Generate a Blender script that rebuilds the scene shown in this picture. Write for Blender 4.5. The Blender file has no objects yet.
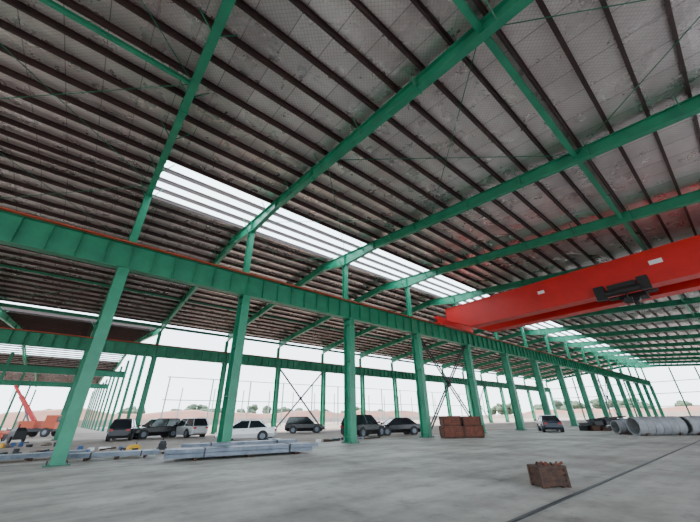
import bpy, math, random
from mathutils import Vector, Matrix
random.seed(7)
COL=bpy.context.scene.collection
# ------------------------------------------------------------------ materials
def mat(name,col,rough=.6,metal=0.0,noise=None,bump=0.0,bscale=20,spec=.5):
    m=bpy.data.materials.new(name); m.use_nodes=True; nt=m.node_tree; b=nt.nodes['Principled BSDF']
    b.inputs['Base Color'].default_value=(*col,1); b.inputs['Roughness'].default_value=rough
    b.inputs['Metallic'].default_value=metal; b.inputs['Specular IOR Level'].default_value=spec
    tc=nt.nodes.new('ShaderNodeTexCoord')
    if noise:
        col2,scale,lo,hi=noise
        n=nt.nodes.new('ShaderNodeTexNoise'); n.inputs['Scale'].default_value=scale; n.inputs['Detail'].default_value=6; n.inputs['Roughness'].default_value=.65
        r=nt.nodes.new('ShaderNodeMapRange'); r.inputs[1].default_value=lo; r.inputs[2].default_value=hi
        mx=nt.nodes.new('ShaderNodeMix'); mx.data_type='RGBA'
        mx.inputs[6].default_value=(*col,1); mx.inputs[7].default_value=(*col2,1)
        L=nt.links.new; L(tc.outputs['Object'],n.inputs['Vector']); L(n.outputs[0],r.inputs[0]); L(r.outputs[0],mx.inputs[0]); L(mx.outputs[2],b.inputs['Base Color'])
    if bump:
        n2=nt.nodes.new('ShaderNodeTexNoise'); n2.inputs['Scale'].default_value=bscale; n2.inputs['Detail'].default_value=4
        bp=nt.nodes.new('ShaderNodeBump'); bp.inputs['Strength'].default_value=bump; bp.inputs['Distance'].default_value=.05
        nt.links.new(tc.outputs['Object'],n2.inputs['Vector']); nt.links.new(n2.outputs[0],bp.inputs['Height']); nt.links.new(bp.outputs[0],b.inputs['Normal'])
    return m
GREEN=mat('green_steel_paint',(.022,.27,.15),.4,0,((.014,.19,.11),1.3,.35,.7))
GREEN2=mat('green_steel_paint_shop',(.012,.17,.095),.45,0,((.008,.12,.07),.8,.35,.7))
PURL=mat('purlin_primer',(.066,.036,.034),.45,.3,((.036,.02,.02),.6,.3,.7))
RED=mat('crane_red_paint',(.60,.010,.008),.42,0,((.48,.008,.007),.5,.4,.7))
ORANGE=mat('orange_rail',(.42,.06,.025),.55)
BLACK=mat('black_rubber',(.012,.012,.013),.6)
DARKST=mat('dark_steel',(.03,.032,.035),.45,.5)
GALV=mat('galvanised_steel',(.20,.23,.28),.42,.5,((.10,.125,.16),3,.35,.7))
WHITE=mat('white_paint',(.75,.76,.77),.5)
YEL=mat('yellow_paint',(.7,.38,.03),.5)
GLASS=mat('tinted_glass',(.012,.016,.02),.08,0)
LAMPW=mat('headlamp',(.7,.7,.72),.15)
LAMPR=mat('tail_lamp',(.35,.01,.01),.25)
WOODB=mat('weathered_wood',(.085,.036,.018),.8,0,((.03,.015,.01),6,.35,.65),.4,30)
BRICK=mat('red_brown_crates',(.20,.055,.03),.8,0,((.09,.03,.02),4,.35,.65))
CONCP=mat('precast_concrete',(.27,.28,.285),.85,0,((.18,.185,.19),2,.35,.7))
LEAF=mat('tree_leaves',(.09,.13,.08),.9,0,((.06,.09,.06),.6,.35,.65))
BARK=mat('bark',(.1,.07,.05),.9)
WALLW=mat('perimeter_render',(.42,.36,.32),.9,0,((.32,.24,.2),.2,.35,.7))
EARTH=mat('red_earth',(.30,.16,.12),.95,0,((.22,.115,.085),.08,.35,.65))
PALE=mat('pale_primer_steel',(.28,.38,.35),.6)
BLUE=mat('blue_tarp',(.03,.09,.25),.6)
def foil():
    m=bpy.data.materials.new('silver_insulation_foil'); m.use_nodes=True; nt=m.node_tree; b=nt.nodes['Principled BSDF']; N=nt.nodes.new; L=nt.links.new
    b.inputs['Metallic'].default_value=.72
    tc=N('ShaderNodeTexCoord'); sp=N('ShaderNodeSeparateXYZ'); L(tc.outputs['Object'],sp.inputs[0])
    def fr(out,period,w):
        a=N('ShaderNodeMath');a.operation='DIVIDE';a.inputs[1].default_value=period;L(out,a.inputs[0])
        f=N('ShaderNodeMath');f.operation='FRACT';L(a.outputs[0],f.inputs[0])
        g=N('ShaderNodeMath');g.operation='LESS_THAN';g.inputs[1].default_value=w;L(f.outputs[0],g.inputs[0]);return g,a
    g,a=fr(sp.outputs[0],1.2,.025)
    sA=N('ShaderNodeMath');sA.operation='ADD';L(sp.outputs[0],sA.inputs[0]);L(sp.outputs[1],sA.inputs[1])
    sB=N('ShaderNodeMath');sB.operation='SUBTRACT';L(sp.outputs[0],sB.inputs[0]);L(sp.outputs[1],sB.inputs[1])
    g2,_=fr(sA.outputs[0],.16,.2); g3,_=fr(sB.outputs[0],.16,.2)
    mxs=N('ShaderNodeMath');mxs.operation='MAXIMUM';L(g2.outputs[0],mxs.inputs[0]);L(g3.outputs[0],mxs.inputs[1])
    hs=N('ShaderNodeMath');hs.operation='MULTIPLY';hs.inputs[1].default_value=.25;L(mxs.outputs[0],hs.inputs[0])
    gs=N('ShaderNodeMath');gs.operation='MULTIPLY';gs.inputs[1].default_value=.7;L(g.outputs[0],gs.inputs[0])
    mg=N('ShaderNodeMath');mg.operation='MAXIMUM';L(gs.outputs[0],mg.inputs[0]);L(hs.outputs[0],mg.inputs[1])
    fl=N('ShaderNodeMath');fl.operation='FLOOR';L(a.outputs[0],fl.inputs[0])
    wn=N('ShaderNodeTexWhiteNoise');wn.noise_dimensions='1D';L(fl.outputs[0],wn.inputs['W'])
    n=N('ShaderNodeTexNoise');n.inputs['Scale'].default_value=.35;n.inputs['Detail'].default_value=8;n.inputs['Roughness'].default_value=.66;L(tc.outputs['Object'],n.inputs['Vector'])
    c=N('ShaderNodeValToRGB');c.color_ramp.elements[0].position=.3;c.color_ramp.elements[0].color=(.64,.545,.54,1);c.color_ramp.elements[1].position=.7;c.color_ramp.elements[1].color=(1.0,.93,.91,1);L(n.outputs[0],c.inputs[0])
    m1=N('ShaderNodeMix');m1.data_type='RGBA';m1.blend_type='MULTIPLY';m1.inputs[0].default_value=1
    r=N('ShaderNodeMapRange');r.inputs[3].default_value=.84;r.inputs[4].default_value=1.0;L(wn.outputs[0],r.inputs[0])
    L(c.outputs[0],m1.inputs[6]);L(r.outputs[0],m1.inputs[7])
    m2=N('ShaderNodeMix');m2.data_type='RGBA';m2.inputs[7].default_value=(.14,.115,.115,1)
    L(mg.outputs[0],m2.inputs[0]);L(m1.outputs[2],m2.inputs[6]);L(m2.outputs[2],b.inputs['Base Color'])
    n3=N('ShaderNodeTexNoise');n3.inputs['Scale'].default_value=1.0;n3.inputs['Detail'].default_value=6;L(tc.outputs['Object'],n3.inputs['Vector'])
    rr=N('ShaderNodeMapRange');rr.inputs[1].default_value=.35;rr.inputs[2].default_value=.65;rr.inputs[3].default_value=.24;rr.inputs[4].default_value=.38;L(n3.outputs[0],rr.inputs[0]);L(rr.outputs[0],b.inputs['Roughness'])
    n2=N('ShaderNodeTexNoise');n2.inputs['Scale'].default_value=5;n2.inputs['Detail'].default_value=4;L(tc.outputs['Object'],n2.inputs['Vector'])
    bp=N('ShaderNodeBump');bp.inputs['Strength'].default_value=.4;bp.inputs['Distance'].default_value=.05;L(n2.outputs[0],bp.inputs['Height']);L(bp.outputs[0],b.inputs['Normal'])
    return m
FOIL=foil()
def skyl():
    m=bpy.data.materials.new('translucent_skylight_sheet'); m.use_nodes=True; nt=m.node_tree; nt.nodes.remove(nt.nodes['Principled BSDF'])
    o=nt.nodes['Material Output']; t=nt.nodes.new('ShaderNodeBsdfTranslucent'); t.inputs[0].default_value=(.72,.88,.90,1)
    nt.links.new(t.outputs[0],o.inputs[0]); return m
SKY=skyl()
def concrete():
    m=bpy.data.materials.new('concrete_slab'); m.use_nodes=True; nt=m.node_tree; b=nt.nodes['Principled BSDF']; N=nt.nodes.new; L=nt.links.new
    tc=N('ShaderNodeTexCoord')
    n=N('ShaderNodeTexNoise');n.inputs['Scale'].default_value=.3;n.inputs['Detail'].default_value=10;n.inputs['Roughness'].default_value=.68;L(tc.outputs['Object'],n.inputs['Vector'])
    c=N('ShaderNodeValToRGB');e=c.color_ramp.elements;e[0].position=.35;e[0].color=(.215,.19,.165,1);e[1].position=.6;e[1].color=(.40,.37,.33,1);L(n.outputs[0],c.inputs[0])
    mp=N('ShaderNodeMapping');mp.inputs['Scale'].default_value=(.12,1.6,1);mp.inputs['Rotation'].default_value=(0,0,.12);L(tc.outputs['Object'],mp.inputs[0])
    n3=N('ShaderNodeTexNoise');n3.inputs['Scale'].default_value=1.0;n3.inputs['Detail'].default_value=4;L(mp.outputs[0],n3.inputs['Vector'])
    r=N('ShaderNodeMapRange');r.inputs[1].default_value=.4;r.inputs[2].default_value=.7;r.inputs[3].default_value=1.06;r.inputs[4].default_value=.76;L(n3.outputs[0],r.inputs[0])
    mm=N('ShaderNodeMix');mm.data_type='RGBA';mm.blend_type='MULTIPLY';mm.inputs[0].default_value=1;L(c.outputs[0],mm.inputs[6]);L(r.outputs[0],mm.inputs[7])
    n4=N('ShaderNodeTexNoise');n4.inputs['Scale'].default_value=1.3;n4.inputs['Detail'].default_value=9;n4.inputs['Roughness'].default_value=.75;L(tc.outputs['Object'],n4.inputs['Vector'])
    r4=N('ShaderNodeMapRange');r4.inputs[1].default_value=.53;r4.inputs[2].default_value=.66;r4.inputs[3].default_value=1;r4.inputs[4].default_value=.62;L(n4.outputs[0],r4.inputs[0])
    m4=N('ShaderNodeMix');m4.data_type='RGBA';m4.blend_type='MULTIPLY';m4.inputs[0].default_value=1;L(mm.outputs[2],m4.inputs[6]);L(r4.outputs[0],m4.inputs[7])
    L(m4.outputs[2],b.inputs['Base Color'])
    r5=N('ShaderNodeMapRange');r5.inputs[1].default_value=.4;r5.inputs[2].default_value=.65;r5.inputs[3].default_value=.7;r5.inputs[4].default_value=.5;L(n.outputs[0],r5.inputs[0]);L(r5.outputs[0],b.inputs['Roughness'])
    n2=N('ShaderNodeTexNoise');n2.inputs['Scale'].default_value=9;n2.inputs['Detail'].default_value=6;L(tc.outputs['Object'],n2.inputs['Vector'])
    bp=N('ShaderNodeBump');bp.inputs['Strength'].default_value=.2;bp.inputs['Distance'].default_value=.02;L(n2.outputs[0],bp.inputs['Height']);L(bp.outputs[0],b.inputs['Normal'])
    return m
CONC=concrete()
GROUND=mat('compacted_soil',(.33,.275,.23),.95,0,((.18,.135,.11),.12,.35,.65),.3,2)
# ------------------------------------------------------------------ mesh builder
class MB:
    def __init__(s): s.v=[];s.f=[];s.mi=[];s.m=[]
    def _m(s,m):
        if m not in s.m: s.m.append(m)
        return s.m.index(m)
    def poly(s,verts,faces,m):
        o=len(s.v); s.v+= [tuple(x) for x in verts]; k=s._m(m)
        for f in faces: s.f.append([o+i for i in f]); s.mi.append(k)
    def hexa(s,p,m): # p: 4 bottom, 4 top
        s.poly(p,[(3,2,1,0),(4,5,6,7),(0,1,5,4),(1,2,6,5),(2,3,7,6),(3,0,4,7)],m)
    def box(s,c,d,m,rz=0,M=None):
        x,y,z=[k/2 for k in d]; P=[(-x,-y,-z),(x,-y,-z),(x,y,-z),(-x,y,-z),(-x,-y,z),(x,-y,z),(x,y,z),(-x,y,z)]
        R=M or Matrix.Rotation(rz,3,'Z'); s.hexa([R@Vector(q)+Vector(c) for q in P],m)
    def bar(s,p,q,w,h,m,up=(0,0,1),off=(0,0)):
        p=Vector(p);q=Vector(q);d=(q-p).normalized();up=Vector(up)
        if abs(d.dot(up))>.99: up=Vector((1,0,0))
        r=d.cross(up).normalized();u=r.cross(d).normalized()
        o=r*off[0]+u*off[1]; P=[]
        for a in (p,q):
            P+=[a+o-r*w/2-u*h/2,a+o+r*w/2-u*h/2,a+o+r*w/2+u*h/2,a+o-r*w/2+u*h/2]
        s.hexa(P,m)
    def ibeam(s,p,q,w,h,m,up=(0,0,1),tf=.03,tw=.02):
        s.bar(p,q,w,tf,m,up,(0,h/2-tf/2)); s.bar(p,q,w,tf,m,up,(0,-h/2+tf/2)); s.bar(p,q,tw,h-2*tf,m,up)
    def tube(s,p,q,r,m,n=8,r2=None,cap=True):
        p=Vector(p);q=Vector(q);d=(q-p).normalized();up=Vector((0,0,1))
        if abs(d.dot(up))>.99: up=Vector((1,0,0))
        a=d.cross(up).normalized();b=a.cross(d); r2=r if r2 is None else r2
        V=[];
        for c,rr in ((p,r),(q,r2)):
            for i in range(n): t=2*math.pi*i/n; V.append(c+a*rr*math.cos(t)+b*rr*math.sin(t))
        F=[(i,(i+1)%n,n+(i+1)%n,n+i) for i in range(n)]
        if cap: F+=[tuple(range(n-1,-1,-1)),tuple(range(n,2*n))]
        s.poly(V,F,m)
    def ring(s,p,q,ro,ri,m,n=28):
        p=Vector(p);q=Vector(q);d=(q-p).normalized();up=Vector((0,0,1));a=d.cross(up).normalized();b=a.cross(d);V=[]
        for c in (p,q):
            for rr in (ro,ri):
                for i in range(n): t=2*math.pi*i/n; V.append(c+a*rr*math.cos(t)+b*rr*math.sin(t))
        F=[]
        for i in range(n):
            j=(i+1)%n; F+=[(i,j,2*n+j,2*n+i),(n+i,3*n+i,3*n+j,n+j),(i,n+i,n+j,j),(2*n+i,2*n+j,3*n+j,3*n+i)]
        s.poly(V,F,m)
    def blob(s,c,r,m,jit=.2,sz=1.0,seg=8,rg=5):
        V=[(c[0],c[1],c[2]+r*sz)]
        for i in range(1,rg):
            t=math.pi*i/rg
            for j in range(seg):
                a=2*math.pi*j/seg; k=r*(1+random.uniform(-jit,jit)); V.append((c[0]+k*math.sin(t)*math.cos(a),c[1]+k*math.sin(t)*math.sin(a),c[2]+k*sz*math.cos(t)))
        V.append((c[0],c[1],c[2]-r*sz)); F=[]
        for j in range(seg): F.append((0,1+j,1+(j+1)%seg))
        for i in range(rg-2):
            for j in range(seg): a=1+i*seg;F.append((a+j,a+seg+j,a+seg+(j+1)%seg,a+(j+1)%seg))
        a=1+(rg-2)*seg
        for j in range(seg): F.append((a+j,len(V)-1,a+(j+1)%seg))
        s.poly(V,F,m)
    def mesh(s,name,bevel=0):
        me=bpy.data.meshes.new(name); me.from_pydata(s.v,[],s.f)
        for m in s.m: me.materials.append(m)
        me.polygons.foreach_set('material_index',s.mi)
        import bmesh
        bm=bmesh.new(); bm.from_mesh(me); bmesh.ops.recalc_face_normals(bm,faces=bm.faces); bm.to_mesh(me); bm.free()
        me.update(); return me
    def obj(s,name,loc=(0,0,0),rz=0):
        return inst(s.mesh(name),name,loc,rz)
def inst(me,name,loc=(0,0,0),rz=0):
    o=bpy.data.objects.new(name,me); o.location=loc; o.rotation_euler=(0,0,rz); COL.objects.link(o); return o
# ------------------------------------------------------------------ layout
VA,VB,VZ=18.2,44.4,-8.3
US=[-24.8,-16.4,-8.0,.45,6.8,15.2,23.2,31.5,40.0]+[40+8.5*i for i in range(1,11)]
UMIN,UMAX=-26.0,US[-1]+1.0
VR=22.0
def zc(v):
    if v<-2.7: return 11.75
    if v<=46: return 14.1-.095*abs(v-VR)
    k=(v-46)%48; return 11.82+.095*(24-abs(k-24))
RT=9.69; RB=8.32
# ground & slab
b=MB(); b.poly([(-400,-300,0),(600,-300,0),(600,600,0),(-400,600,0)],[(0,1,2,3)],GROUND); b.obj('ground',(0,0,-.02))
b=MB(); b.hexa([(-45,-24,-.4),(UMAX+6,-24,-.4),(UMAX+6,20.2,-.4),(-45,20.2,-.4),(-45,-24,0),(UMAX+6,-24,0),(UMAX+6,20.2,0),(-45,20.2,0)],CONC); b.obj('floor')
# steel columns
def col_mesh(name,vertical_top,upper=True):
    b=MB()
    h=RB-.05
    b.box((0,0,.02),(.8,1.0,.04),GREEN2); 
    for sy in (-.36,.36): b.box((0,sy,.04+(h)/2),(.46,.03,h),GREEN)
    b.box((0,0,.04+h/2),(.022,.70,h),GREEN)
    for z in (.35,2.6,5.2,h-.4):
        b.box((.11,0,z),(.2,.69,.02),GREEN);b.box((-.11,0,z),(.2,.69,.02),GREEN)
    for sx in (-.3,.3):
        for sy in (-.43,.43): b.tube((sx,sy,.04),(sx,sy,.12),.025,DARKST,6)
    b.box((0,0,RB-.03),(.6,.95,.05),GREEN)
    if upper:
        t=vertical_top-RB
        for sy in (.26,.58): b.box((0,sy,RB+t/2),(.34,.022,t),GREEN)
        b.box((0,.42,RB+t/2),(.018,.30,t),GREEN)
        b.box((0,.42,vertical_top-.02),(.42,.5,.03),GREEN)
    return b.mesh(name)
def rbot(v): return zc(v)+.35-depth(v)
def depth(v):
    d=.62
    for c in (VA+.39,VB+.39): d=max(d,1.0-.1*abs(v-c))
    return d
cA=col_mesh('steel_column',rbot(VA+.4)); cB=col_mesh('steel_column',rbot(VB+.4))
for u in US:
    inst(cA,'steel_column',(u,VA,0)); inst(cB,'steel_column',(u,VB,0))
cZ=col_mesh('steel_column',zc(VZ)+.35-.62)
for u in US: inst(cZ,'steel_column',(u,VZ,0),math.pi)
# rafters
def rafter(vs,w=.28):
    b=MB()
    for a,c in zip(vs[:-1],vs[1:]):
        ta,tb=zc(a)+.35,zc(c)+.35; ba,bb=ta-depth(a),tb-depth(c)
        def seg(x,z0a,z1a,z0b,z1b): b.hexa([(-x,a,z0a),(x,a,z0a),(x,c,z0b),(-x,c,z0b),(-x,a,z1a),(x,a,z1a),(x,c,z1b),(-x,c,z1b)],GREEN)
        seg(w/2,ta-.025,ta,tb-.025,tb); seg(w/2,ba,ba+.025,bb,bb+.025); seg(.01,ba+.02,ta-.02,bb+.02,tb-.02)
    for v in vs[1:-1]:
        t=zc(v)+.37; b.box((0,v,t-depth(v)/2-.03),(w+.04,.05,depth(v)+.08),GREEN)
    v=vs[0]+1
    while v<vs[-1]-1:
        for sx in (-1,1): b.bar((sx*.1,v,rbot(v)+.04),(sx*.6,v,zc(v)+.45),.035,.035,GREEN2)
        v+=3.0
    return b.mesh('roof_rafter')
r1=rafter([-9.0,-2.7,4,11,15,VA+.39,22,28,35,41,VB+.5])
for u in US: inst(r1,'roof_rafter',(u,0,0))
UL=[u for u in US if u<7]
vs2=[VB+.9]+[46+8*i for i in range(1,14)]
r2=rafter(vs2)
for u in UL: inst(r2,'roof_rafter',(u,0,0))
b=MB(); 
for sy in (-.2,.2): b.box((0,sy,5.6),(.34,.025,11.2),GREEN2)
b.box((0,0,5.6),(.02,.38,11.2),GREEN2); b.box((0,0,.02),(.6,.6,.04),GREEN2); fc=b.mesh('steel_column')
v=52.0
while v<150: 
    inst(fc,'steel_column',(6.8,v,0)); v+=8.6
for v in (70,96,122,148):
    for u in UL[:-1]: inst(fc,'steel_column',(u,v,0))
# crane runway beams
def runway(name,u0,u1,v,rail=True):
    b=MB(); zm=(RT+RB)/2; L=(u0,v,zm);R=(u1,v,zm)
    b.ibeam(L,R,.46,RT-RB,GREEN,tf=.04,tw=.03)
    u=u0+.3
    while u<u1:
        for s in (-1,1): b.box((u,v+s*.11,zm),(.016,.2,RT-RB-.08),GREEN)
        u+=1.05
    b.box(((u0+u1)/2,v,RT+.06),(u1-u0,.08,.12),ORANGE)
    b.box(((u0+u1)/2,v-.34,RT-.02),(u1-u0,.2,.05),ORANGE)
    b.obj(name)
runway('crane_runway_beam',UMIN,UMAX,VA); runway('crane_runway_beam',UMIN,UMAX,VB); runway('crane_runway_beam',UMIN,UMAX,VZ)
b=MB(); b.ibeam((UMIN,70,8.9),(6.8,70,8.9),.4,1.0,GREEN2); b.obj('crane_runway_beam')
b=MB(); b.ibeam((UMIN,96,8.9),(6.8,96,8.9),.4,1.0,GREEN2); b.obj('crane_runway_beam')
# roof deck and skylights
deck=MB(); sk=MB()
def strip(v0,v1,u0,u1,B,m,dz=.60):
    n=max(1,int((v1-v0)/8)); 
    for i in range(n):
        a=v0+(v1-v0)*i/n;c=v0+(v1-v0)*(i+1)/n
        B.poly([(u0,a,zc(a)+dz),(u1,a,zc(a)+dz),(u1,c,zc(c)+dz),(u0,c,zc(c)+dz)],[(0,1,2,3)],m)
strip(-10,-2.7,UMIN,UMAX,deck,FOIL); strip(-2.7,16,UMIN,UMAX,deck,FOIL)
strip(16,20.6,UMIN,.45,deck,FOIL); strip(16,20.6,.45,UMAX,sk,SKY)
strip(20.6,22,UMIN,UMAX,deck,FOIL); strip(22,45,UMIN,UMAX,deck,FOIL)
strip(45,46,UMIN,7.4,sk,SKY);strip(46,49.5,UMIN,7.4,sk,SKY); strip(49.5,70,UMIN,7.4,deck,FOIL); strip(70,80,UMIN,7.4,deck,FOIL); strip(80,86,UMIN,7.4,sk,SKY)
strip(86,94,UMIN,7.4,deck,FOIL); strip(94,118,UMIN,7.4,deck,FOIL); strip(118,126,UMIN,7.4,sk,SKY); strip(126,142,UMIN,7.4,deck,FOIL); strip(142,150,UMIN,7.4,deck,FOIL)
deck.obj('ceiling'); sk.obj('skylight_panels')
# purlins
b=MB(); v=-9.6
while v<44.9:
    z=zc(v)+.36+.1
    b.box(((UMIN+UMAX)/2,v,z),(UMAX-UMIN,.02,.22),PURL); b.box(((UMIN+UMAX)/2,v+.035,z-.105),(UMAX-UMIN,.08,.012),PURL); b.box(((UMIN+UMAX)/2,v-.035,z+.105),(UMAX-UMIN,.08,.012),PURL)
    v+=1.2
while v<150:
    z=zc(v)+.36+.1; b.box(((UMIN+7.2)/2,v,z),(7.2-UMIN,.03,.22),PURL); v+=1.5
b.obj('roof_purlins')
# ties and roof bracing
b=MB()
for v,w,ue in ((1.5,.2,UMAX),(9.7,.14,.45),(27,.14,UMAX),(35.5,.14,UMAX)):
    b.ibeam((UMIN,v,zc(v)+.1),(ue,v,zc(v)+.1),w,w*1.1,GREEN,tf=.02,tw=.02)
b.box(((UMIN+UMAX)/2,VB+.45,zc(VB)+.05),(UMAX-UMIN,.2,.3),GREEN2)
for i in (2,4,8,12,16):
    u0,u1=US[i],US[i+1]; vv=[-8.5,1.5,9.7,18.5,27,35.5,44]
    for a,c in zip(vv[:-1],vv[1:]):
        b.tube((u0,a,zc(a)+.12),(u1,c,zc(c)+.12),.018,GREEN2,6); b.tube((u1,a,zc(a)+.16),(u0,c,zc(c)+.16),.018,GREEN2,6)
b.obj('roof_bracing')
# wall X bracing
def xbrace(u0,u1,v,z0,z1,m=DARKST):
    b=MB()
    for dv in (-.12,.12):
        b.bar((u0,v+dv,z0),(u1,v+dv,z1),.06,.12,m); b.bar((u1,v+dv,z0),(u0,v+dv,z1),.06,.12,m)
    for t in (.15,.35,.65,.85):
        for A,B_ in (((u0,z0),(u1,z1)),((u1,z0),(u0,z1))):
            b.box((A[0]+(B_[0]-A[0])*t,v,A[1]+(B_[1]-A[1])*t),(.05,.26,.05),m)
    b.box(((u0+u1)/2,v,(z0+z1)/2),(.5,.05,.5),m)
    b.obj('cross_bracing')
xbrace(US[6]+.3,US[7]-.3,VA,.3,RB-.1)
xbrace(US[6]+.3,US[7]-.3,VB,.3,RB-.1); xbrace(US[12]+.3,US[13]-.3,VA,.3,RB-.1); xbrace(US[12]+.3,US[13]-.3,VB,.3,RB-.1)
# gable end posts
b=MB()
for v in (-4,2,8,13,24,30,37): b.ibeam((UMAX+.4,v,0),(UMAX+.4,v,zc(v)-.3),.3,.3,GREEN2,up=(1,0,0))
for z in (3.2,6.4,9.4): b.box((UMAX+.6,18,z),(.12,53,.16),GREEN2)
b.obj('gable_end_posts')
# overhead crane
b=MB(); g0=VA-.42; g1=VZ+.42; U1,U2=28.5,31.6; zt=11.45
for uu in (U1,U2):
    W=.5
    st=[(g0,10.35),(g0-2.6,9.2),(g1+2.6,9.2),(g1,10.35)]
    for (a,za),(c,zb_) in zip(st[:-1],st[1:]):
        b.hexa([(uu-W,a,za),(uu+W,a,za),(uu+W,c,zb_),(uu-W,c,zb_),(uu-W,a,zt),(uu+W,a,zt),(uu+W,c,zt),(uu-W,c,zt)],RED)
    b.box((uu,(g0+g1)/2,zt+.03),(W*2+.16,g0-g1,.06),RED); b.box((uu,(g0+g1)/2,9.19),(W*2+.12,g0-g1-5.4,.05),RED)
    b.box((uu,(g0+g1)/2,zt+.08),(.08,g0-g1,.06),DARKST)
for vv in (VA,VZ):
    b.box(((U1+U2)/2,vv,10.3),(6.6,.36,.75),RED)
    for uu in (U1-1.4,U1-.4,U2+.4,U2+1.4): b.tube((uu,vv-.1,10.01),(uu,vv+.1,10.01),.19,DARKST,16)
for uu in (U1-1.8,U2+1.8): b.box((uu,VA,10.2),(.3,.2,.3),BLACK)
um=(U1+U2)/2
b.box((um,3.2,11.56),(3.6,2.2,.1),RED); b.tube((um-.9,3.2,11.0),(um+.9,3.2,11.0),.42,BLACK,16); b.box((um,4.3,9.9),(.9,.7,1.3),BLACK)
for s in (-.3,.3): b.tube((um+s,3.2,9.1),(um+s,3.2,11.0),.03,DARKST,6)
b.box((um,3.2,9.2),(1.2,1.5,.5),BLACK); b.box((um,2.2,9.6),(.8,.7,.7),BLACK)
b.tube((um,3.2,8.55),(um,3.2,8.95),.16,BLACK,10); b.tube((um-.3,3.2,8.98),(um+.3,3.2,8.98),.3,DARKST,14)
b.box((U1-.68,3.4,9.4),(.35,1.6,.55),BLACK); b.box((U1-.7,4.7,9.25),(.4,.6,1.0),BLACK); b.tube((U1-.85,2.4,9.1),(U1-.85,4.4,9.1),.24,BLACK,12); b.box((U1-.7,2.2,9.35),(.4,.6,.9),BLACK); b.tube((U1-.7,3.3,8.3),(U1-.7,3.3,9.0),.04,DARKST,6); b.box((U1-.7,3.3,8.4),(.3,.4,.4),BLACK)
b.box((U1-.515,8.5,10.6),(.02,.5,.25),WHITE); b.box((U1-.515,1.2,10.6),(.02,.7,.3),WHITE)
b.obj('overhead_crane')
# ------------------------------------------------------------------ vehicles
def car_mesh(name,paint,kind='sedan'):
    b=MB(); L,W,H={'sedan':(4.6,.88,1.47),'suv':(4.6,.92,1.75),'pickup':(5.2,.92,1.78)}[kind]
    belt={'sedan':.92,'suv':1.05,'pickup':1.08}[kind]; hood={'sedan':.80,'suv':.98,'pickup':1.0}[kind]; h=L/2
    tail={'sedan':.95,'suv':1.05,'pickup':1.08}[kind]
    st=[(-h,.42,tail-.18,.80),(-h+.12,.30,tail-.03,.92),(-h+.8,.24,tail,1.0),(-.3,.22,belt,1.0),(.9,.22,belt-.02,1.0),(h-1.0,.24,hood,1.0),(h-.25,.26,hood-.12,.93),(h,.38,hood-.26,.78)]
    V=[]
    for x,z0,z1,w in st:
        w*=W; zm=(z0+z1)/2
        V+=[(x,-w*.92,z0),(x,-w,zm*.9),(x,-w*.97,z1-.08),(x,-w*.85,z1),(x,w*.85,z1),(x,w*.97,z1-.08),(x,w,zm*.9),(x,w*.92,z0)]
    F=[]
    for i in range(len(st)-1):
        for j in range(8): a=i*8+j;c=i*8+(j+1)%8;F.append((a,c,c+8,a+8))
    F.append(tuple(range(7,-1,-1)));F.append(tuple(range((len(st)-1)*8,len(st)*8)))
    b.poly(V,F,paint)
    cab={'sedan':(-1.75,-1.0,.45,1.35),'suv':(-2.2,-1.85,.35,1.1),'pickup':(-.95,-.75,.45,1.15)}[kind]
    x0,x1,x2,x3=cab; wb,wt=W*.88,W*.68; z0=belt-.03
    b.hexa([(x0,-wb,z0),(x3,-wb,z0),(x3,wb,z0),(x0,wb,z0),(x1,-wt,H-.05),(x2,-wt,H-.05),(x2,wt,H-.05),(x1,wt,H-.05)],GLASS)
    b.hexa([(x1-.05,-wt-.02,H-.07),(x2+.06,-wt-.02,H-.07),(x2+.06,wt+.02,H-.07),(x1-.05,wt+.02,H-.07),(x1+.12,-wt+.1,H),(x2-.12,-wt+.1,H),(x2-.12,wt-.1,H),(x1+.12,wt-.1,H)],paint)
    for s in (-1,1):
        for (xb,xt) in ((x0,x1),(x3,x2),((x0+x3)/2,(x1+x2)/2)):
            b.bar((xb,s*wb,z0),(xt,s*wt,H-.06),.07,.05,paint)
        b.box((x3-.15,s*(W+.1),belt+.08),(.12,.2,.14),paint)
        for k in (.15,-.9): b.box((k,s*W*.985,belt-.16),(.16,.03,.03),DARKST)
        b.box((h-.12,s*W*.62,hood-.24),(.2,.32,.14),LAMPW); b.box((-h+.04,s*W*.68,tail-.2),(.12,.28,.16),LAMPR)
        for xw in (-h+.95,h-.9):
            r=.34 if kind=='sedan' else .38
            b.tube((xw,s*(W-.22),r),(xw,s*(W+.012),r),r+.06,BLACK,20); b.tube((xw,s*(W-.2),r),(xw,s*(W+.03),r),r,BLACK,20)
            b.tube((xw,s*(W),r),(xw,s*(W+.045),r),r*.62,GALV,10)
    b.box((h-.02,0,hood-.42),(.06,.9,.16),BLACK); b.box((0,0,.27),(L-.5,W*1.7,.12),BLACK)
    return b.mesh(name)
def paint(n,c): return mat(n,c,.25,.1)
PW=paint('car_white',(.75,.76,.77));PK=paint('car_black',(.012,.013,.016));PS=paint('car_silver',(.45,.46,.48));PG=paint('car_grey',(.03,.033,.04));PM=paint('car_blue_grey',(.03,.04,.06))
VD=math.atan2(-.646,.763)
for p,kind,loc,rz in ((PW,'sedan',(11.9,27.2,-.02),VD+.15+math.pi),(PG,'suv',(5.0,38.6,-.02),VD+2.0),(PK,'suv',(7.9,40,-.02),VD+.9+math.pi),(PS,'suv',(10.7,38.9,-.02),VD+2.5),
    (PK,'suv',(22.9,36,-.02),VD+.2),(PK,'suv',(21.0,23.3,-.02),VD+.9),(PK,'sedan',(25.2,23.2,-.02),VD+.3+math.pi),(PM,'sedan',(38.0,14.4,0),VD+1.2)):
    inst(car_mesh('parked_car',p,kind),'parked_car',loc,rz)
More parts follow.
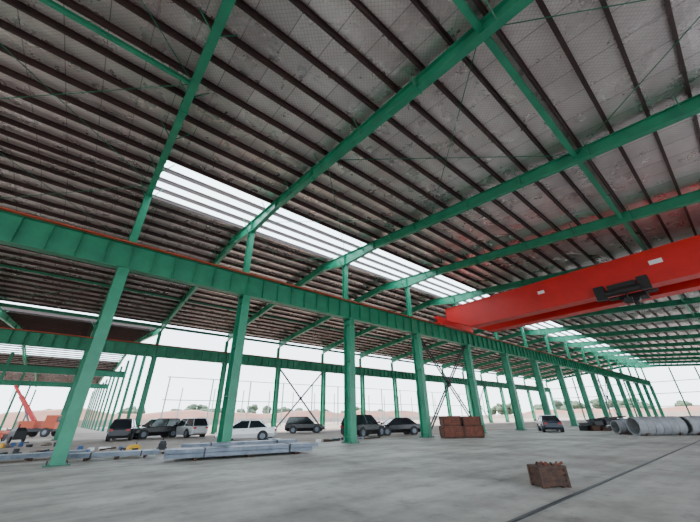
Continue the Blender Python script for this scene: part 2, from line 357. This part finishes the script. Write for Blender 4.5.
# ------------------------------------------------------------------ materials on the floor
def purlin_bundle(p,q,nw,nh,s=.16,name='steel_purlin_bundle'):
    b=MB(); p=Vector(p);q=Vector(q);d=(q-p).normalized();r=d.cross(Vector((0,0,1)))
    L=(q-p).length
    for t in (.15,.5,.85): c=p+d*L*t; b.bar(c-r*nw*s*.6+Vector((0,0,.05)),c+r*nw*s*.6+Vector((0,0,.05)),.1,.1,WOODB)
    for j in range(nh):
        for i in range(nw):
            o=r*((i-(nw-1)/2)*s)+Vector((0,0,.1+s*.5+j*s)); e=d*random.uniform(-.3,.3)
            b.bar(p+o+e,q+o+e,s*.85,.012,GALV,off=(0,s*.42)); b.bar(p+o+e,q+o+e,s*.85,.012,GALV,off=(0,-s*.42)); b.bar(p+o+e,q+o+e,.014,s*.84,GALV)
    for t in (.2,.8):
        c=p+d*L*t+Vector((0,0,.1+nh*s/2)); b.bar(c-r*(nw*s/2+.02),c+r*(nw*s/2+.02),.05,nh*s+.04,DARKST)
    return b.obj(name)
purlin_bundle((4.0,16.3,0),(9.9,14.9,0),7,2); purlin_bundle((4.8,17.4,0),(9.8,16.3,0),6,3,.14)
purlin_bundle((1.0,19.6,0),(4.0,18.9,0),5,1,.18); purlin_bundle((-2.5,21.4,-.02),(1.5,22.2,-.02),5,1,.18); purlin_bundle((11.2,20.6,-.02),(13.0,25,-.02),5,1)
def compressor(loc,rz,c,k=1.0):
    b=MB(); b.box((0,0,.45),(1.1,.6,.5),c); b.hexa([(-.5,-.28,.7),(.5,-.28,.7),(.5,.28,.7),(-.5,.28,.7),(-.35,-.2,.9),(.35,-.2,.9),(.35,.2,.9),(-.35,.2,.9)],c)
    for s in (-1,1): b.tube((-.2,s*.3,.2),(-.2,s*.4,.2),.2,BLACK,14)
    b.bar((.5,0,.35),(1.1,0,.15),.06,.06,DARKST); b.tube((.2,0,.9),(.2,0,1.1),.04,DARKST,8); b.box((0,-.31,.45),(.6,.02,.3),DARKST); o=b.obj('air_compressor',loc,rz); o.scale=(k,k,k); return o
compressor((3.3,20.8,-.02),.4,YEL,.5)
compressor((4.7,21.4,-.02),1.4,DARKST,.6)
def debris(loc,L,Wd,n,seed):
    random.seed(seed); b=MB()
    for k in range(n):
        x=max(-L/2,min(L/2,random.gauss(0,L/3)));y=max(-Wd/2,min(Wd/2,random.gauss(0,Wd/3)));t=random.random()
        if t<.4: b.box((x,y,.08),(random.uniform(.2,.6),random.uniform(.15,.4),.16),random.choice([WOODB,DARKST,BRICK,BLUE,WHITE,BLACK]),random.uniform(0,3))
        elif t<.7: a=random.uniform(-.5,.5); l=random.uniform(.3,.8); b.bar((x-l*math.cos(a),y-l*math.sin(a),.05),(x+l*math.cos(a),y+l*math.sin(a),.05+random.uniform(0,.15)),.1,.08,random.choice([WOODB,GALV,DARKST]))
        elif t<.85: b.tube((x,y,0),(x,y,.3),.13,random.choice([YEL,DARKST,BLUE]),12)
        else: b.blob((x,y,.08),random.uniform(.15,.3),GROUND,.3,.5)
    b.obj('construction_debris',loc)
debris((6.6,20.2,-.02),3.2,.9,16,3); debris((0,24.8,-.02),7,2.4,30,4); debris((8,22.7,-.02),4.5,2,18,5); debris((16.6,21,-.02),6,1,12,8); debris((-3,35,-.02),7,4,30,9)
random.seed(21)
b=MB()
for i,(x,y,w,d,hh) in enumerate(((0,0,1.5,1.2,.7),(1.55,.1,1.4,1.2,.75),(0,0.1,1.3,1.1,.6),(1.5,.05,1.3,1.1,.55))):
    z=0 if i<2 else .78
    b.box((x,y,z+.06),(w,d,.1),WOODB); b.box((x,y,z+.11+hh/2),(w,d,hh),BRICK)
    for k in range(5): b.box((x,y,z+.16+hh*k/5),(w+.03,d+.03,.02),WOODB)
    for sx in (-1,1):
        for sy in (-1,1): b.box((x+sx*w/2,y+sy*d/2,z+.11+hh/2),(.08,.08,hh),WOODB)
b.obj('wooden_crate_stack',(23.5,16.0,0),VD)
b=MB(); b.box((0,0,.2),(.60,.40,.34),WOODB)
for k in range(4): b.box((0,0,.08+.1*k),(.64,.44,.06),WOODB)
for sx in (-1,1):
    for sy in (-1,1): b.box((sx*.30,sy*.20,.2),(.06,.06,.4),WOODB)
    b.box((sx*.2,0,.02),(.08,.42,.04),WOODB)
for k in range(9):
    a=random.uniform(-.25,.25); b.tube((a,random.uniform(-.1,.1),.38),(a+random.uniform(-.15,.15),random.uniform(-.1,.1),.46),.025,random.choice([BRICK,DARKST]),6)
b.obj('wooden_crate',(9.0,3.72,0),VD+.1)
def pipe(loc,rz,L,ro,ri,name='large_steel_pipe'):
    b=MB(); b.ring((-L/2,0,ro),(L/2,0,ro),ro,ri,CONCP)
    for k in range(1,6): b.ring((-L/2+L*k/6-.02,0,ro),(-L/2+L*k/6+.02,0,ro),ro+.015,ro-.01,GALV)
    for s in (-1,1):
        for x in (-L*.35,L*.35): b.hexa([(x-.08,s*ro*.45,0),(x+.08,s*ro*.45,0),(x+.08,s*ro*.8,0),(x-.08,s*ro*.8,0),(x-.08,s*ro*.78,ro*.3),(x+.08,s*ro*.78,ro*.3),(x+.08,s*ro*.8,ro*.3),(x-.08,s*ro*.8,ro*.3)],WOODB)
    b.obj(name,loc,rz)
pipe((34.2,5.6,0),VD,3.4,.62,.54); pipe((36.8,3.2,0),VD,3.2,.62,.54); pipe((36.3,7.3,0),VD,3.2,.5,.43)
b=MB()
for k in range(34):
    x=random.uniform(-2.7,2.7);y=random.uniform(-1,1);hh=random.uniform(.2,.55);z=0 if k<16 else .5
    b.box((x,y,z+hh/2),(random.uniform(.5,1.5),random.uniform(.4,1),hh),random.choice([DARKST,BLACK,GALV,WOODB]),random.uniform(-.5,.5))
for k in range(8): b.tube((random.uniform(-2.5,0),random.uniform(-.9,.9),.95),(random.uniform(0,2.5),random.uniform(-.9,.9),.98+random.uniform(-.1,.3)),.06,DARKST,8)
b.obj('scrap_material_pile',(42.6,10.2,0),VD)
b=MB(); b.box((45,3.05,.012),(100,.055,.024),DARKST); b.obj('floor_rail')
# truck crane left
b=MB(); OR=mat('machine_orange',(.5,.07,.02),.5)
b.box((0,0,.75),(5,2.0,.35),DARKST); b.box((1.9,0,1.6),(1.3,2.0,1.5),OR); b.box((2.2,0,1.9),(.75,1.9,.6),GLASS); b.box((-.8,0,1.35),(1.8,1.6,.8),OR)
for x in (-1.9,-.9,1.7):
    for s in (-1,1): b.tube((x,s*.75,.5),(x,s*1.05,.5),.5,BLACK,16); b.tube((x,s*1.0,.5),(x,s*1.07,.5),.25,GALV,10)
b.bar((-.6,0,1.7),(-3.4,0,4.6),.3,.36,RED); b.bar((-3.2,0,4.4),(-4.6,0,5.85),.2,.24,RED); b.tube((-1.2,0,1.5),(-2.4,0,3.3),.1,GALV,8); b.tube((-4.5,0,5.8),(-4.5,0,4.0),.03,DARKST,6)
b.obj('truck_crane',(-1.6,58,-.02),VD+.1)
compressor((-3.6,47.5,-.02),1,OR); compressor((-5.2,45.6,-.02),.4,BLACK); compressor((-2.3,42,-.02),1.9,DARKST,1.3)
# ------------------------------------------------------------------ surroundings
b=MB()
for i in range(15):
    u=15+i*8.5; b.ibeam((u,74,0),(u,74,9.5),.22,.22,PALE,up=(0,1,0)); b.ibeam((u,98,0),(u,98,9.5),.22,.22,PALE,up=(0,1,0))
for z in (5.2,9.4): b.box((74,74,z),(119,.12,.16),PALE)
b.obj('erected_steel_posts')
b=MB(); b.box((160,150,1.1),(340,.25,2.2),WALLW); 
for i in range(70): b.box((-8+i*5,149.8,1.2),(.35,.35,2.4),WALLW)
b.box((235,-20,1.1),(.25,330,2.2),WALLW); b.obj('perimeter_wall')
def bank(c,L,Wd,h,rz):
    b=MB()
    R=Matrix.Rotation(rz,3,'Z');n=24;V=[];F=[]
    prof=[(-1,-.1),(-.7,.35),(-.3,.9),(0,1),(.35,.85),(.75,.3),(1,-.1)]
    for i in range(n+1):
        k=random.uniform(.7,1.15)
        for y,z in prof: V.append(R@Vector((-L/2+L*i/n,y*Wd/2*k,z*h*k*(1 if 0<i<n else .2))))
    m=len(prof)
    for i in range(n):
        for j in range(m-1): a=i*m+j;F.append((a,a+1,a+m+1,a+m))
    b.poly(V,F,EARTH); b.obj('earth_bank',(c[0],c[1],-.02))
bank((120,205,0),300,26,7,0); bank((300,40,0),200,24,5,math.pi/2); bank((-150,235,0),190,30,6,0)
def trees(n,f,name='tree_row'):
    b=MB()
    for i in range(n):
        x,y=f(); hh=random.uniform(8,14); b.tube((x,y,0),(x,y,hh*.6),.35,BARK,6,.2)
        for k in range(6): b.blob((x+random.uniform(-3,3),y+random.uniform(-3,3),hh*random.uniform(.5,.9)),random.uniform(2,3.6),LEAF,.25,.8)
    b.obj(name)
trees(36,lambda:(random.uniform(350,380),random.uniform(-40,190)))
trees(40,lambda:(random.uniform(-40,300),random.uniform(285,310)))
# ------------------------------------------------------------------ light
w=bpy.data.worlds.new('sky_world'); bpy.context.scene.world=w; w.use_nodes=True; nt=w.node_tree; bg=nt.nodes['Background']
tc=nt.nodes.new('ShaderNodeTexCoord'); sp=nt.nodes.new('ShaderNodeSeparateXYZ'); cr=nt.nodes.new('ShaderNodeValToRGB')
cr.color_ramp.elements[0].position=0;cr.color_ramp.elements[0].color=(.86,.94,1,1);cr.color_ramp.elements[1].position=.6;cr.color_ramp.elements[1].color=(.68,.80,1,1)
nt.links.new(tc.outputs['Generated'],sp.inputs[0]);nt.links.new(sp.outputs[2],cr.inputs[0]);nt.links.new(cr.outputs[0],bg.inputs[0]); bg.inputs[1].default_value=5.2
s=bpy.data.lights.new('sun','SUN'); s.energy=14; s.angle=.05; s.color=(1,.88,.76); so=bpy.data.objects.new('sun',s); COL.objects.link(so)
so.rotation_euler=Vector((-.35,.35,.87)).to_track_quat('Z','Y').to_euler()
# ------------------------------------------------------------------ camera
c=bpy.data.cameras.new('camera'); c.sensor_width=36; c.lens=312.8/700*36; c.clip_end=2000; c.clip_start=.05
co=bpy.data.objects.new('camera',c); COL.objects.link(co)
M=Matrix.Rotation(.8684-math.pi/2,4,'Z')@Matrix.Rotation(math.pi/2+.4664,4,'X')@Matrix.Rotation(-.01616,4,'Z')
co.matrix_world=Matrix.Translation((0,0,1.438))@M
bpy.context.scene.camera=co
